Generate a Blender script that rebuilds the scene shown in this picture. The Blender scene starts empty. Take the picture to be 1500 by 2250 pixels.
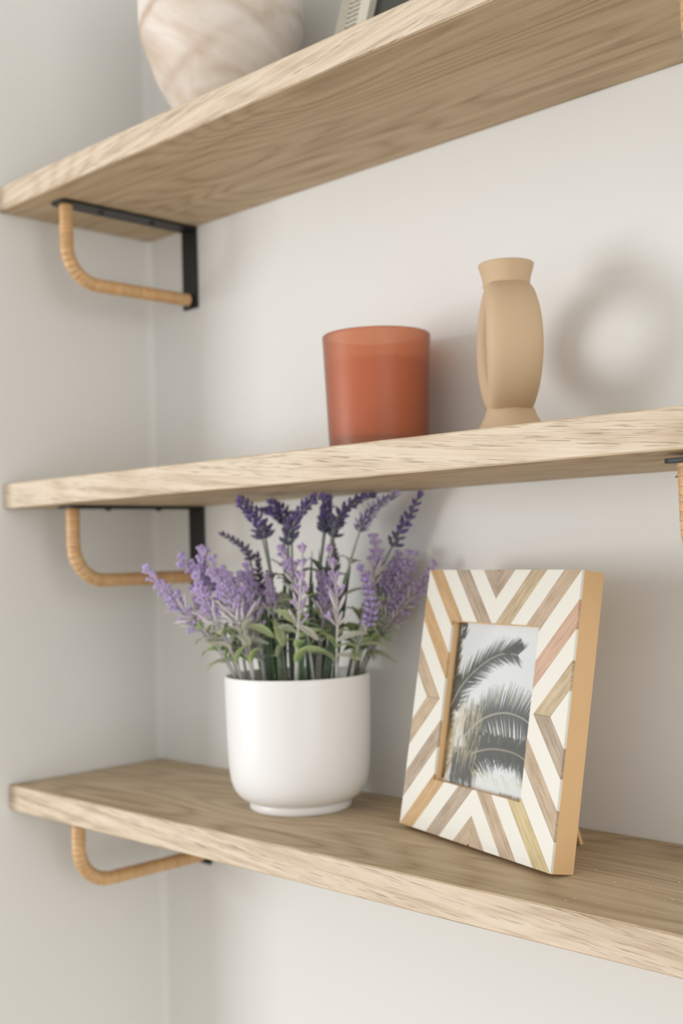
import bpy, bmesh, math, random
import numpy as np
from mathutils import Vector, Matrix

S = bpy.context.scene
COL = S.collection

# ------------------------------------------------------------------ camera
cam = bpy.data.cameras.new('camera')
cam.sensor_fit = 'VERTICAL'
cam.sensor_height = 36.0
cam.lens = 2651.38 / 2250 * 36.0
cam.clip_start = 0.02
cam.clip_end = 50
cam.dof.use_dof = True
cam.dof.focus_distance = 0.77
cam.dof.aperture_fstop = 6.0
co = bpy.data.objects.new('camera', cam)
COL.objects.link(co)
yaw, pitch, roll = 0.7816531, 0.0331241, -0.0283884
fw = Vector((-math.sin(yaw) * math.cos(pitch), math.cos(yaw) * math.cos(pitch), math.sin(pitch)))
rt = Vector((math.cos(yaw), math.sin(yaw), 0))
up = rt.cross(fw)
r2 = rt * math.cos(roll) + up * math.sin(roll)
u2 = up * math.cos(roll) - rt * math.sin(roll)
co.matrix_world = Matrix(((r2.x, u2.x, -fw.x, 1.1041), (r2.y, u2.y, -fw.y, -0.8156), (r2.z, u2.z, -fw.z, 1.3466), (0, 0, 0, 1)))
S.camera = co

# ------------------------------------------------------------------ world, lights, exposure
S.view_settings.view_transform = 'Standard'
S.view_settings.look = 'None'
S.view_settings.gamma = 1
S.view_settings.use_curve_mapping = False
S.view_settings.exposure = -0.15
w = bpy.data.worlds.new('daylight')
S.world = w
w.use_nodes = True
w.node_tree.nodes['Background'].inputs[0].default_value = (0.99, 0.995, 1.0, 1)
w.node_tree.nodes['Background'].inputs[1].default_value = 1.06


def area(name, loc, target, sx, sy, power, color):
    l = bpy.data.lights.new(name, 'AREA')
    l.shape = 'RECTANGLE'
    l.size = sx
    l.size_y = sy
    l.energy = power
    l.color = color
    o = bpy.data.objects.new(name, l)
    COL.objects.link(o)
    o.location = loc
    o.rotation_euler = (Vector(target) - Vector(loc)).to_track_quat('-Z', 'Y').to_euler()
    return o


area('window_light', (-1.37, -2.47, 1.25), (0.45, 0, 1.35), 1.0, 1.0, 42, (0.985, 0.99, 1.0))
area('side_fill_light', (2.6, -1.1, 1.35), (0.1, -0.1, 1.35), 1.0, 1.6, 15, (1.0, 0.985, 0.96))  # fill lamp added at the right to brighten the left wall and frame side

# ------------------------------------------------------------------ materials
MATS = {}


class NT:
    def __init__(self, name):
        self.m = bpy.data.materials.new(name)
        self.m.use_nodes = True
        self.t = self.m.node_tree
        self.t.nodes.clear()
        self.out = self.t.nodes.new('ShaderNodeOutputMaterial')

    def n(self, kind, **kw):
        nd = self.t.nodes.new(kind)
        for k, v in kw.items():
            if k.startswith('_'):
                setattr(nd, k[1:], v)
            else:
                s = nd.inputs[int(k[1:])] if k[0] == 'i' and k[1:].isdigit() else nd.inputs[k.replace('__', ' ')]
                if hasattr(v, 'is_output'):
                    self.t.links.new(v, s)
                else:
                    s.default_value = v
        return nd

    def link(self, a, b):
        self.t.links.new(a, b)

    def bsdf(self, **kw):
        b = self.n('ShaderNodeBsdfPrincipled', **kw)
        self.link(b.outputs[0], self.out.inputs[0])
        return b

    def mapped(self, scale, rot=(0, 0, 0), loc=(0, 0, 0)):
        tc = self.n('ShaderNodeTexCoord')
        v = tc.outputs['Object']
        if any(rot):   # turn first, stretch afterwards
            v = self.n('ShaderNodeMapping', Vector=v, Rotation=rot).outputs[0]
        return self.n('ShaderNodeMapping', Vector=v, Scale=scale, Location=loc).outputs[0]

    def noise(self, vec, scale=1.0, detail=3.0, rough=0.5, dist=0.0):
        return self.n('ShaderNodeTexNoise', Vector=vec, Scale=scale, Detail=detail, Roughness=rough, Distortion=dist).outputs[0]

    def ramp(self, fac, stops):
        r = self.n('ShaderNodeValToRGB', Fac=fac)
        e = r.color_ramp.elements
        while len(e) < len(stops):
            e.new(0.5)
        for i, (p, c) in enumerate(stops):
            e[i].position = p
            e[i].color = (*c, 1) if len(c) == 3 else c
        return r.outputs[0]

    def math(self, op, a, b=0.0, clamp=False):
        return self.n('ShaderNodeMath', _operation=op, _use_clamp=clamp, i0=a, i1=b).outputs[0]

    def mix(self, fac, a, b, mode='MIX'):
        nd = self.n('ShaderNodeMix', _data_type='RGBA', _blend_type=mode)
        for s, v in ((nd.inputs[0], fac), (nd.inputs[6], a), (nd.inputs[7], b)):
            if hasattr(v, 'is_output'):
                self.link(v, s)
            else:
                s.default_value = v if isinstance(v, float) else ((*v, 1) if len(v) == 3 else v)
        return nd.outputs[2]

    def bump(self, h, strength, dist):
        return self.n('ShaderNodeBump', Height=h, Strength=strength, Distance=dist).outputs[0]


def plain(name, col, rough=0.5, bump=None, **kw):
    t = NT(name)
    args = dict(Base__Color=(*col, 1), Roughness=rough, **kw)
    if bump:
        sc, st, di = bump
        args['Normal'] = t.bump(t.noise(t.mapped((1, 1, 1)), sc, 4), st, di)
    t.bsdf(**args)
    return t.m


def oak(name, light, mid, dark, rot=0.0, face='xy', seed=0.0, pore=0.55, ringamt=0.5):
    """straight-grained oak, grain along x; 'xy' for broad faces, 'xz' for the front edge"""
    t = NT(name)
    r = (0, 0, rot) if face == 'xy' else (0, rot, 0)
    a, b = (11.0, 34.0)
    def mp(x, c):
        s = (x, c, 0.15 * c) if face == 'xy' else (x, 0.15 * c, c)
        return t.mapped(s, r, (seed, seed * 1.7, seed * 0.6))
    ringn = t.noise(mp(1.7, 8.0), 1.0, 2.0, 0.4, 0.1)
    ring = t.math('MULTIPLY_ADD', t.math('SINE', t.math('MULTIPLY', ringn, 150.0)), 0.5)
    t.t.nodes[-1].inputs[2].default_value = 0.5
    ring = t.math('POWER', ring, 0.55)
    broad = t.noise(mp(1.5, 16.0), 1.0, 3.0, 0.55)
    fibre = t.noise(mp(9.0, 520.0), 1.0, 3.0, 0.6)
    fine = t.noise(mp(3.5, 140.0 if face == 'xy' else 230.0), 1.0, 3.0, 0.65)
    v = t.math('ADD', t.math('MULTIPLY', ring, 0.16 * ringamt * 2), t.math('MULTIPLY', broad, 0.34))
    v = t.math('ADD', v, t.math('MULTIPLY', fine, 0.48))
    v = t.math('ADD', v, t.math('MULTIPLY', fibre, 0.22))
    c = t.ramp(v, [(0.44, dark), (0.60, mid), (0.74, light)])
    pn = t.noise(mp(42.0, 1900.0), 1.0, 1.0, 0.5)
    zone = t.noise(mp(3.0, 160.0), 1.0, 2.0, 0.5)
    pv = t.math('MULTIPLY', t.math('MULTIPLY', t.math('SUBTRACT', pn, 0.585, True), 18.0, True), t.math('MULTIPLY', t.math('SUBTRACT', zone, 0.36, True), 6.0 * pore, True), True)
    c = t.mix(t.math('MULTIPLY', pv, 0.75), c, tuple(x * 0.55 for x in dark))
    nb = t.bump(t.math('SUBTRACT', fine, t.math('MULTIPLY', pv, 0.6)), 0.25, 0.0006)
    t.bsdf(Base__Color=c, Roughness=0.58, Normal=nb, Specular__IOR__Level=0.3)
    return t.m


def grain(name, light, dark, scale=(30, 30, 400), rough=0.5):
    t = NT(name)
    n1 = t.noise(t.mapped(scale), 1.0, 4.0, 0.6, 0.4)
    c = t.ramp(n1, [(0.36, dark), (0.62, light)])
    t.bsdf(Base__Color=c, Roughness=rough, Normal=t.bump(n1, 0.3, 0.0004))
    return t.m


def colattr(name, rough=0.6, coat=0.0, sheen=0.0, noise_amt=0.0, translucent=0.0):
    t = NT(name)
    a = t.n('ShaderNodeVertexColor', _layer_name='Col')
    c = a.outputs[0]
    if noise_amt:
        nn = t.noise(t.mapped((1, 1, 1)), 900.0, 2.0)
        c = t.mix(noise_amt, c, t.ramp(nn, [(0.35, (0.25, 0.25, 0.25)), (0.65, (0.9, 0.9, 0.9))]), 'SOFT_LIGHT')
    b = t.bsdf(Base__Color=c, Roughness=rough, Coat__Weight=coat, Coat__Roughness=0.05, Sheen__Weight=sheen)
    if translucent:
        tr = t.n('ShaderNodeBsdfTranslucent', Color=c)
        mx = t.n('ShaderNodeMixShader', Fac=translucent)
        t.link(b.outputs[0], mx.inputs[1])
        t.link(tr.outputs[0], mx.inputs[2])
        t.link(mx.outputs[0], t.out.inputs[0])
    return t.m


WALLC = (0.778, 0.781, 0.76)
M_wall = plain('wall_paint', WALLC, 0.75, (55.0, 0.12, 0.002))
M_ceil = plain('ceiling_paint', (0.8, 0.79, 0.77), 0.85)
M_floor = oak('floor_boards', (0.45, 0.34, 0.22), (0.36, 0.26, 0.16), (0.27, 0.18, 0.11))
OL, OM, OD = (0.61, 0.495, 0.34), (0.52, 0.405, 0.262), (0.36, 0.265, 0.155)
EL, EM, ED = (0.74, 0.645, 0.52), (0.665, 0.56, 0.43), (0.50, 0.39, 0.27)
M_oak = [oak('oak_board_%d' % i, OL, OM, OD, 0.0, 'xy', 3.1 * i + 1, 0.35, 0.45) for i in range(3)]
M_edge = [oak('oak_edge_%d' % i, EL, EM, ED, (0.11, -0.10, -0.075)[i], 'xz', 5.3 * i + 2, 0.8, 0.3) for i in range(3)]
M_black = plain('black_steel', (0.012, 0.012, 0.013), 0.42, (300.0, 0.1, 0.0005))


def rattan_mat():
    t = NT('rattan')
    n1 = t.noise(t.mapped((1, 1, 1)), 260.0, 3.0, 0.6)
    n2 = t.noise(t.mapped((1, 1, 1)), 60.0, 2.0, 0.6)
    a = t.n('ShaderNodeVertexColor', _layer_name='Col')
    c = t.ramp(n1, [(0.3, (0.56, 0.33, 0.145)), (0.7, (0.70, 0.45, 0.22))])
    c = t.mix(t.math('MULTIPLY', n2, 0.35), c, (0.76, 0.53, 0.30))
    c = t.mix(1.0, c, a.outputs[0], 'MULTIPLY')
    t.bsdf(Base__Color=c, Roughness=0.42, Normal=t.bump(n1, 0.2, 0.0004))
    return t.m


M_rattan = rattan_mat()
M_pot = plain('glazed_ceramic', (0.845, 0.845, 0.84), 0.32, None, Specular__IOR__Level=0.45)
M_soil = grain('planting_foam', (0.085, 0.06, 0.045), (0.03, 0.022, 0.017), (300, 300, 300), 0.9)
M_petal = colattr('flocked_petals', 0.75, sheen=0.3, translucent=0.15)
M_stem = colattr('flocked_stem', 0.75, sheen=0.2, noise_amt=0.5)
M_leaf = colattr('flocked_leaf', 0.65, sheen=0.2, noise_amt=0.35, translucent=0.2)


def marble():
    t = NT('marble')
    v = t.mapped((1, 1, 1))
    d = t.noise(v, 9.0, 5.0, 0.55)
    vec = t.n('ShaderNodeVectorMath', _operation='MULTIPLY_ADD', i0=d, i1=(0.05, 0.05, 0.05), i2=v).outputs[0]
    dz = t.n('ShaderNodeVectorMath', _operation='DOT_PRODUCT', i0=vec, i1=(-0.33, -0.30, 0.90)).outputs[1]
    wv = t.math('MULTIPLY_ADD', t.math('SINE', t.math('MULTIPLY', dz, 105.0)), 0.5)
    t.t.nodes[-1].inputs[2].default_value = 0.5
    soft = t.noise(t.mapped((9, 9, 26), (0.35, -0.35, 0)), 1.0, 4.0, 0.55, 0.6)
    vein = t.math('POWER', wv, 14.0)
    c = t.ramp(soft, [(0.35, (0.60, 0.485, 0.385)), (0.58, (0.79, 0.735, 0.67))])
    patch = t.noise(t.mapped((1, 1, 1)), 16.0, 3.0, 0.5)
    c = t.mix(t.math('MULTIPLY', vein, t.math('MULTIPLY', t.math('SUBTRACT', patch, 0.32, True), 2.6, True)), c, (0.50, 0.365, 0.275))
    t.bsdf(Base__Color=c, Roughness=0.5, Specular__IOR__Level=0.3)
    return t.m


M_marble = marble()
M_vase = plain('unglazed_sand_clay', (0.60, 0.445, 0.285), 0.85, (420.0, 0.35, 0.0006))
M_wax = plain('candle_wax', (0.84, 0.43, 0.22), 0.5)


def fres(t, ior):
    g = t.n('ShaderNodeNewGeometry')
    v = t.n('ShaderNodeMapRange', Value=g.outputs['Backfacing'], i3=ior, i4=1 / ior)
    return t.n('ShaderNodeFresnel', IOR=v.outputs[0])


def frosted():
    t = NT('frosted_terracotta_glass')
    # side darkening put into the colours by view angle, for the longer glass path
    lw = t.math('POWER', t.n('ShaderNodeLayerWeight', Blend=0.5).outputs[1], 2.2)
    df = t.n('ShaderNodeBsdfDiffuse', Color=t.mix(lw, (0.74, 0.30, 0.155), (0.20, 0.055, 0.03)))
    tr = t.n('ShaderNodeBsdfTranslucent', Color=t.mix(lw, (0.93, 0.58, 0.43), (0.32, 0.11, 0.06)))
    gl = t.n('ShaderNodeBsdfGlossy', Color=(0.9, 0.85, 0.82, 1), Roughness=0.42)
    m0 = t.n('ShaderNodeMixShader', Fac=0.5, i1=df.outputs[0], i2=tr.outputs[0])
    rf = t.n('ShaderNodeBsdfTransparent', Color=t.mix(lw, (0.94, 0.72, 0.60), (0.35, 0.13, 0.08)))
    m1 = t.n('ShaderNodeMixShader', Fac=0.38, i1=m0.outputs[0], i2=rf.outputs[0])
    fr = fres(t, 1.4)
    m2 = t.n('ShaderNodeMixShader', Fac=fr.outputs[0], i1=m1.outputs[0], i2=gl.outputs[0])
    t.link(m2.outputs[0], t.out.inputs[0])
    return t.m


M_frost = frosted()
M_base = plain('base_shade', (0.16, 0.045, 0.03), 0.3)
M_bone = plain('bone', (0.80, 0.785, 0.71), 0.38, (60.0, 0.05, 0.0005))


def inlay(name, light, dark, rot):
    t = NT(name)
    n1 = t.noise(t.mapped((520, 60, 32), (0, rot, 0)), 1.0, 3.0, 0.6, 0.3)
    n2 = t.noise(t.mapped((1, 1, 1)), 55.0, 2.0, 0.5)
    v = t.math('ADD', t.math('MULTIPLY', n1, 0.7), t.math('MULTIPLY', n2, 0.3))
    c = t.ramp(v, [(0.34, dark), (0.60, light)])
    t.bsdf(Base__Color=c, Roughness=0.45, Normal=t.bump(n1, 0.2, 0.0003))
    return t.m


INL = {}
for k_, nm_, li_, dk_ in (('n', 'natural', (0.62, 0.495, 0.365), (0.43, 0.32, 0.21)), ('d', 'greybrown', (0.55, 0.455, 0.355), (0.37, 0.285, 0.205)),
                          ('g', 'golden', (0.66, 0.45, 0.24), (0.53, 0.34, 0.165)), ('p', 'pink', (0.70, 0.49, 0.37), (0.57, 0.37, 0.26)),
                          ('y', 'yellow', (0.70, 0.58, 0.33), (0.53, 0.42, 0.21)), ('o', 'olive', (0.66, 0.55, 0.37), (0.42, 0.32, 0.19))):
    for sg_ in (1, -1):
        INL[k_, sg_] = inlay('inlay_%s_%s' % (nm_, 'down' if sg_ > 0 else 'up'), tuple(c * f for c, f in zip(li_, (0.92, 0.9, 0.87))), tuple(c * f for c, f in zip(dk_, (0.86, 0.84, 0.8))), sg_ * math.radians(41.8))
M_mdf = plain('frame_board', (0.74, 0.49, 0.25), 0.55, (500.0, 0.15, 0.0003))
M_seam = plain('inlay_seam', (0.25, 0.18, 0.11), 0.8)
M_print = colattr('printed_photograph', 0.8)


def pane_mat():
    t = NT('clear_pane')
    tr = t.n('ShaderNodeBsdfTransparent', Color=(0.97, 0.98, 0.975, 1))
    gl = t.n('ShaderNodeBsdfGlossy', Color=(1, 1, 1, 1), Roughness=0.08)
    fr = fres(t, 1.45)
    m = t.n('ShaderNodeMixShader', Fac=fr.outputs[0], i1=tr.outputs[0], i2=gl.outputs[0])
    t.link(m.outputs[0], t.out.inputs[0])
    return t.m


M_pane = pane_mat()
M_darkpic = plain('dark_print', (0.035, 0.036, 0.03), 0.3)
M_ivory = plain('ivory_moulding', (0.60, 0.565, 0.47), 0.5)
M_groove_shade = plain('groove_shade', (0.20, 0.18, 0.145), 0.7)  # shade between the ribs put into the colour of their backing
M_slot = plain('dark_stripe', (0.07, 0.06, 0.045), 0.7)
M_crumb = plain('sawdust', (0.85, 0.74, 0.56), 0.8)

# ------------------------------------------------------------------ mesh helpers


def link(name, me, mat=None, parent=None):
    o = bpy.data.objects.new(name, me)
    COL.objects.link(o)
    if mat is not None and len(me.materials) == 0:
        for m in (mat if isinstance(mat, (list, tuple)) else [mat]):
            me.materials.append(m)
    if parent is not None:
        o.parent = parent
    return o


def obj(name, bm, mat, parent=None, smooth=False, sharp=None):
    me = bpy.data.meshes.new(name)
    bmesh.ops.recalc_face_normals(bm, faces=bm.faces[:])
    if smooth:
        for f in bm.faces:
            f.smooth = True
        if sharp:
            for e in bm.edges:
                if len(e.link_faces) == 2 and e.calc_face_angle(0) > sharp:
                    e.smooth = False
    bm.to_mesh(me)
    bm.free()
    return link(name, me, mat, parent)


def thing(name, label, cat, loc=(0, 0, 0), group=None):
    o = bpy.data.objects.new(name, None)
    o.empty_display_size = 0.03
    COL.objects.link(o)
    o.location = loc
    return tag(o, label, cat, group)


def tag(o, label, cat, group=None):
    o['label'] = label
    o['category'] = cat
    if group:
        o['group'] = group
    return o


def box(bm, x0, x1, y0, y1, z0, z1, bevel=0.0, seg=2, mat=0):
    r = bmesh.ops.create_cube(bm, size=1)
    vs = r['verts']
    for v in vs:
        v.co = Vector(((x0 + x1) / 2 + v.co.x * (x1 - x0), (y0 + y1) / 2 + v.co.y * (y1 - y0), (z0 + z1) / 2 + v.co.z * (z1 - z0)))
    fs = set(f for v in vs for f in v.link_faces)
    for f in fs:
        f.material_index = mat
    if bevel:
        bmesh.ops.bevel(bm, geom=list(set(e for v in vs for e in v.link_edges)), offset=bevel, segments=seg, affect='EDGES', clamp_overlap=True)


def lathe(bm, prof, seg=96, cx=0, cy=0, cz=0, close=False):
    rings = []
    for r, z in prof:
        if r < 1e-6:
            rings.append([bm.verts.new((cx, cy, cz + z))])
        else:
            rings.append([bm.verts.new((cx + r * math.cos(2 * math.pi * i / seg), cy + r * math.sin(2 * math.pi * i / seg), cz + z)) for i in range(seg)])
    n = len(rings)
    for k in range(n if close else n - 1):
        a, b = rings[k], rings[(k + 1) % n]
        for i in range(seg):
            j = (i + 1) % seg
            if len(a) == 1 and len(b) == 1:
                continue
            if len(a) == 1:
                bm.faces.new((a[0], b[i], b[j]))
            elif len(b) == 1:
                bm.faces.new((a[i], a[j], b[0]))
            else:
                bm.faces.new((a[i], a[j], b[j], b[i]))


def rounded(pts, it=2):
    """Chaikin-smooth a profile, ends kept"""
    for _ in range(it):
        o = [pts[0]]
        for a, b in zip(pts[:-1], pts[1:]):
            o.append((a[0] * .75 + b[0] * .25, a[1] * .75 + b[1] * .25))
            o.append((a[0] * .25 + b[0] * .75, a[1] * .25 + b[1] * .75))
        o.append(pts[-1])
        pts = o
    return pts


def frame_along(pts):
    P = [Vector(p) for p in pts]
    T = []
    for i in range(len(P)):
        a = P[max(0, i - 1)]
        b = P[min(len(P) - 1, i + 1)]
        T.append((b - a).normalized())
    nrm = T[0].orthogonal().normalized()
    out = []
    for i, t in enumerate(T):
        nrm = (nrm - t * nrm.dot(t)).normalized()
        out.append((P[i], t, nrm, t.cross(nrm)))
    return out


class Soup:
    """verts + faces + per-vertex colours, quick to fill"""

    def __init__(self):
        self.v, self.f, self.c = [], [], []

    def tube(self, pts, radii, cols, seg=8, cap=True):
        fr = frame_along(pts)
        base = len(self.v)
        n = len(fr)
        for k, (p, t, a, b) in enumerate(fr):
            for i in range(seg):
                th = 2 * math.pi * i / seg
                self.v.append(tuple(p + (a * math.cos(th) + b * math.sin(th)) * radii[k]))
                self.c.append(cols[k])
        for k in range(n - 1):
            for i in range(seg):
                j = (i + 1) % seg
                self.f.append((base + k * seg + i, base + k * seg + j, base + (k + 1) * seg + j, base + (k + 1) * seg + i))
        if cap:
            self.f.append(tuple(base + i for i in range(seg))[::-1])
            self.f.append(tuple(base + (n - 1) * seg + i for i in range(seg)))

    def petal(self, p, d, length, width, c0, c1, flat=1.0, seg=5, curl=0.0, side=None):
        """plump bud: closed tapered body along d"""
        d = d.normalized()
        a = (side or d.orthogonal())
        a = (a - d * a.dot(d)).normalized()
        b = d.cross(a)
        base = len(self.v)
        prof = ((0.0, 0.28), (0.3, 0.8), (0.62, 1.0), (0.88, 0.62))
        for t, r in prof:
            c = tuple(c0[i] * (1 - t) + c1[i] * t for i in range(3)) + (1,)
            q = p + d * (length * t) + b * (curl * length * t * t)
            for i in range(seg):
                th = 2 * math.pi * i / seg
                self.v.append(tuple(q + a * (math.cos(th) * r * width / 2) + b * (math.sin(th) * r * width / 2 * flat)))
                self.c.append(c)
        self.v.append(tuple(p + d * length + b * (curl * length)))
        self.c.append((*c1, 1))
        tip = len(self.v) - 1
        for k in range(3):
            for i in range(seg):
                j = (i + 1) % seg
                self.f.append((base + k * seg + i, base + k * seg + j, base + (k + 1) * seg + j, base + (k + 1) * seg + i))
        for i in range(seg):
            self.f.append((base + 3 * seg + i, base + 3 * seg + (i + 1) % seg, tip))
        self.f.append(tuple(base + i for i in range(seg))[::-1])

    def blade(self, p, d, upv, length, width, c0, c1, droop=0.5, edge=None, thick=0.0005, n=7):
        """leaf blade: midrib folded, pointed, arched; two-sided shell"""
        d = d.normalized()
        side = d.cross(upv).normalized()
        nrm = side.cross(d).normalized()
        base = len(self.v)
        for sgn in (1, -1):
            for k in range(n + 1):
                t = k / n
                wd = width * 0.5 * (math.sin(math.pi * min(1, 0.06 + t * 0.94)) ** 0.8) * (1 - 0.25 * t)
                wd = max(wd, width * 0.03)
                q = p + d * (length * (t - 0.18 * droop * t * t)) + nrm * (length * (0.22 * t * (1 - t) - droop * t * t * 0.55))
                c = tuple(c0[i] * (1 - t) + c1[i] * t for i in range(3))
                e = edge or c
                off = nrm * (thick * sgn)
                for s_, cc in ((-1, e), (-0.45, c), (0, tuple(x * 0.82 for x in c)), (0.45, c), (1, e)):
                    self.v.append(tuple(q + side * (wd * s_) + nrm * (abs(s_) * wd * 0.35) + off * (1 - abs(s_) ** 3)))
                    self.c.append((*cc, 1))
        m = (n + 1) * 5
        for k in range(n):
            for i in range(4):
                a = base + k * 5 + i
                self.f.append((a, a + 1, a + 6, a + 5))
                b = a + m
                self.f.append((b, b + 5, b + 6, b + 1))

    def build(self, name, mat, parent=None, smooth=True):
        me = bpy.data.meshes.new(name)
        me.from_pydata(self.v, [], self.f)
        ca = me.color_attributes.new('Col', 'FLOAT_COLOR', 'POINT')
        ca.data.foreach_set('color', np.array([x if len(x) == 4 else (*x, 1) for x in self.c], dtype=np.float32).ravel())
        if smooth:
            me.polygons.foreach_set('use_smooth', [True] * len(me.polygons))
        me.update()
        return link(name, me, mat, parent)


# ------------------------------------------------------------------ room
def slab(name, x0, x1, y0, y1, z0, z1, mat):
    bm = bmesh.new()
    box(bm, x0, x1, y0, y1, z0, z1)
    o = obj(name, bm, mat)
    o['kind'] = 'structure'
    return o


slab('wall_back', -3.0, 3.0, 0.0, 0.12, 0.0, 2.5, M_wall)
slab('wall_left', -3.0, 0.0, -0.212, -0.0005, 0.0, 2.5, M_wall)
slab('floor', -3.0, 3.0, -3.2, 0.12, -0.1, 0.0, M_floor)
slab('ceiling', -3.0, 3.0, -3.2, 0.12, 2.5, 2.6, M_ceil)

# thin bead of paint and filler down the wall corner
bm = bmesh.new()
vs = []
for z in (0.0, 2.5):
    pts = [(0, 0)] + [(0.0065 - 0.0065 * math.sin(a), -0.0065 + 0.0065 * math.cos(a)) for a in [math.pi / 2 * k / 6 for k in range(7)]]
    vs.append([bm.verts.new((x, y, z)) for x, y in [(0.0, 0.0), (0.0065, 0.0), (0.0036, -0.0009), (0.0017, -0.0024), (0.0006, -0.0045), (0.0, -0.0075)]])
for i in range(6):
    j = (i + 1) % 6
    bm.faces.new((vs[0][i], vs[0][j], vs[1][j], vs[1][i]))
bm.faces.new(vs[0])
bm.faces.new(vs[1])
o = obj('trim_1', bm, M_wall, None, True, 0.9)
o['kind'] = 'structure'

# ------------------------------------------------------------------ shelves
TH = 0.0249
DEP = 0.19
UNDER = {'top': 1.7031, 'middle': 1.4000, 'bottom': 1.0976}
TOPS = {k: v + TH for k, v in UNDER.items()}
for i, (k, lab) in enumerate((('top', 'topmost oak wall shelf, holding the marbled vase and a dark picture frame'),
                              ('middle', 'middle oak wall shelf, holding the terracotta candle and clay ring vase'),
                              ('bottom', 'lowest oak wall shelf, under the potted lavender and inlaid picture frame'))):
    bm = bmesh.new()
    box(bm, 0.0012, 1.35, -DEP, -0.0004, 0, TH, 0.0009, 2)
    for f in bm.faces:
        f.material_index = 1 if f.calc_center_median().y < -DEP + 0.0006 or f.calc_center_median().x < 0.002 or f.calc_center_median().x > 1.349 else 0
    o = obj('wall_shelf', bm, [M_oak[i], M_edge[i]])
    o.location = (0, 0, UNDER[k])
    tag(o, lab, 'shelf', 'oak wall shelves')


# ------------------------------------------------------------------ brackets
def bracket(x, zu, label, drop=0.0762, seed=0, tilt=0.0):
    rng = random.Random(seed)
    t = thing('shelf_bracket', label, 'bracket', (x, 0, zu), 'rattan wrapped shelf brackets')
    hw, th = 0.0122, 0.0028
    bm = bmesh.new()
    # top plate with rounded front corners
    pts = [(-hw, -0.0008), (-hw, -0.163), (-hw + 0.0015, -0.1664), (-hw + 0.005, -0.1677), (hw - 0.005, -0.1677), (hw - 0.0015, -0.1664), (hw, -0.163), (hw, -0.0008)]
    a = [bm.verts.new((px, py, -0.0002)) for px, py in pts]
    b = [bm.verts.new((px, py, -0.0002 - th)) for px, py in pts]
    bm.faces.new(a)
    bm.faces.new(b[::-1])
    for i in range(len(pts)):
        j = (i + 1) % len(pts)
        bm.faces.new((a[i], a[j], b[j], b[i]))
    bmesh.ops.bevel(bm, geom=[e for e in bm.edges if abs(e.verts[0].co.z - e.verts[1].co.z) < 1e-6], offset=0.0004, segments=1, affect='EDGES')
    o = obj('shelf_plate', bm, M_black, t)
    o.rotation_euler.x = tilt
    bm = bmesh.new()
    box(bm, -hw, hw, -th - 0.0004, -0.0004, -drop - 0.0095, -0.0002 - th * 0.9, 0.0006, 1)
    obj('wall_plate', bm, M_black, t)
    for sy in (-0.115, -0.052):
        bm = bmesh.new()
        lathe(bm, [(0, -0.0022), (0.0020, -0.0021), (0.0036, -0.0008), (0.0038, 0)], 16)
        o = obj('screw', bm, M_black, t, True)
        o.location = (0.0, sy, -0.0002 - th)
    # rod path: down, quarter bend, back to the wall
    R = 0.036
    yf = -0.1565
    path = [Vector((0, yf, -th))]
    n = 10
    for k in range(1, n):
        path.append(Vector((0, yf, -th - (drop - R - th) * k / n)))
    for k in range(0, 19):
        a = math.pi / 2 * k / 18
        path.append(Vector((0, yf + R * (1 - math.cos(a)), -(drop - R) - R * math.sin(a))))
    m = 24
    y1 = -0.0050
    for k in range(1, m + 1):
        path.append(Vector((0, yf + R + (y1 - yf - R) * k / m, -drop)))
    # resample fine
    L = [0]
    for a, b in zip(path[:-1], path[1:]):
        L.append(L[-1] + (b - a).length)
    tot = L[-1]
    s = 0.0
    pts, rad, cols = [], [], []
    def at(s):
        for k in range(len(L) - 1):
            if s <= L[k + 1]:
                f = (s - L[k]) / (L[k + 1] - L[k])
                return path[k].lerp(path[k + 1], f)
        return path[-1]
    while s < tot - 0.001:
        pitch = rng.uniform(0.0042, 0.0062)
        e = min(s + pitch, tot)
        r0 = 0.00655 + rng.uniform(-0.00012, 0.00022)
        sh = rng.uniform(0.86, 1.06)
        hue = rng.uniform(0.94, 1.04)
        c = (sh, sh * hue, sh * hue * hue, 1)
        dk = (0.62 * sh, 0.55 * sh, 0.5 * sh, 1)
        for f, rr, cc in ((0.0, r0 - 0.00025, dk), (0.08, r0, c), (0.85, r0 + 0.00028, c), (0.99, r0 + 0.00030, c)):
            pts.append(at(s + (e - s) * f))
            rad.append(rr)
            cols.append(cc)
        s = e
    sp = Soup()
    sp.tube(pts, rad, cols, 20)
    # shear rings so that the wraps run slightly askew
    sk = rng.uniform(0.10, 0.2)
    sp.build('rattan_wrap', M_rattan, t)
    # loose ends of the cane strip
    for (sa, ang) in ((0.010, rng.uniform(2.2, 3.6)), (tot * 0.72, rng.uniform(0, 6.28))):
        p = at(sa)
        q = at(sa + 0.001)
        tt = (q - p).normalized()
        a_ = Vector((1, 0, 0))
        b_ = tt.cross(a_)
        o_ = a_ * math.cos(ang) + b_ * math.sin(ang)
        s2 = Soup()
        s2.petal(p + o_ * 0.0058, (o_ * 0.8 + tt * 0.5 + b_ * 0.3), 0.0034, 0.0022, (0.8, 0.7, 0.6), (0.5, 0.4, 0.3), 0.35)
        s2.build('loose_end', M_rattan, t)
    return t


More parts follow.
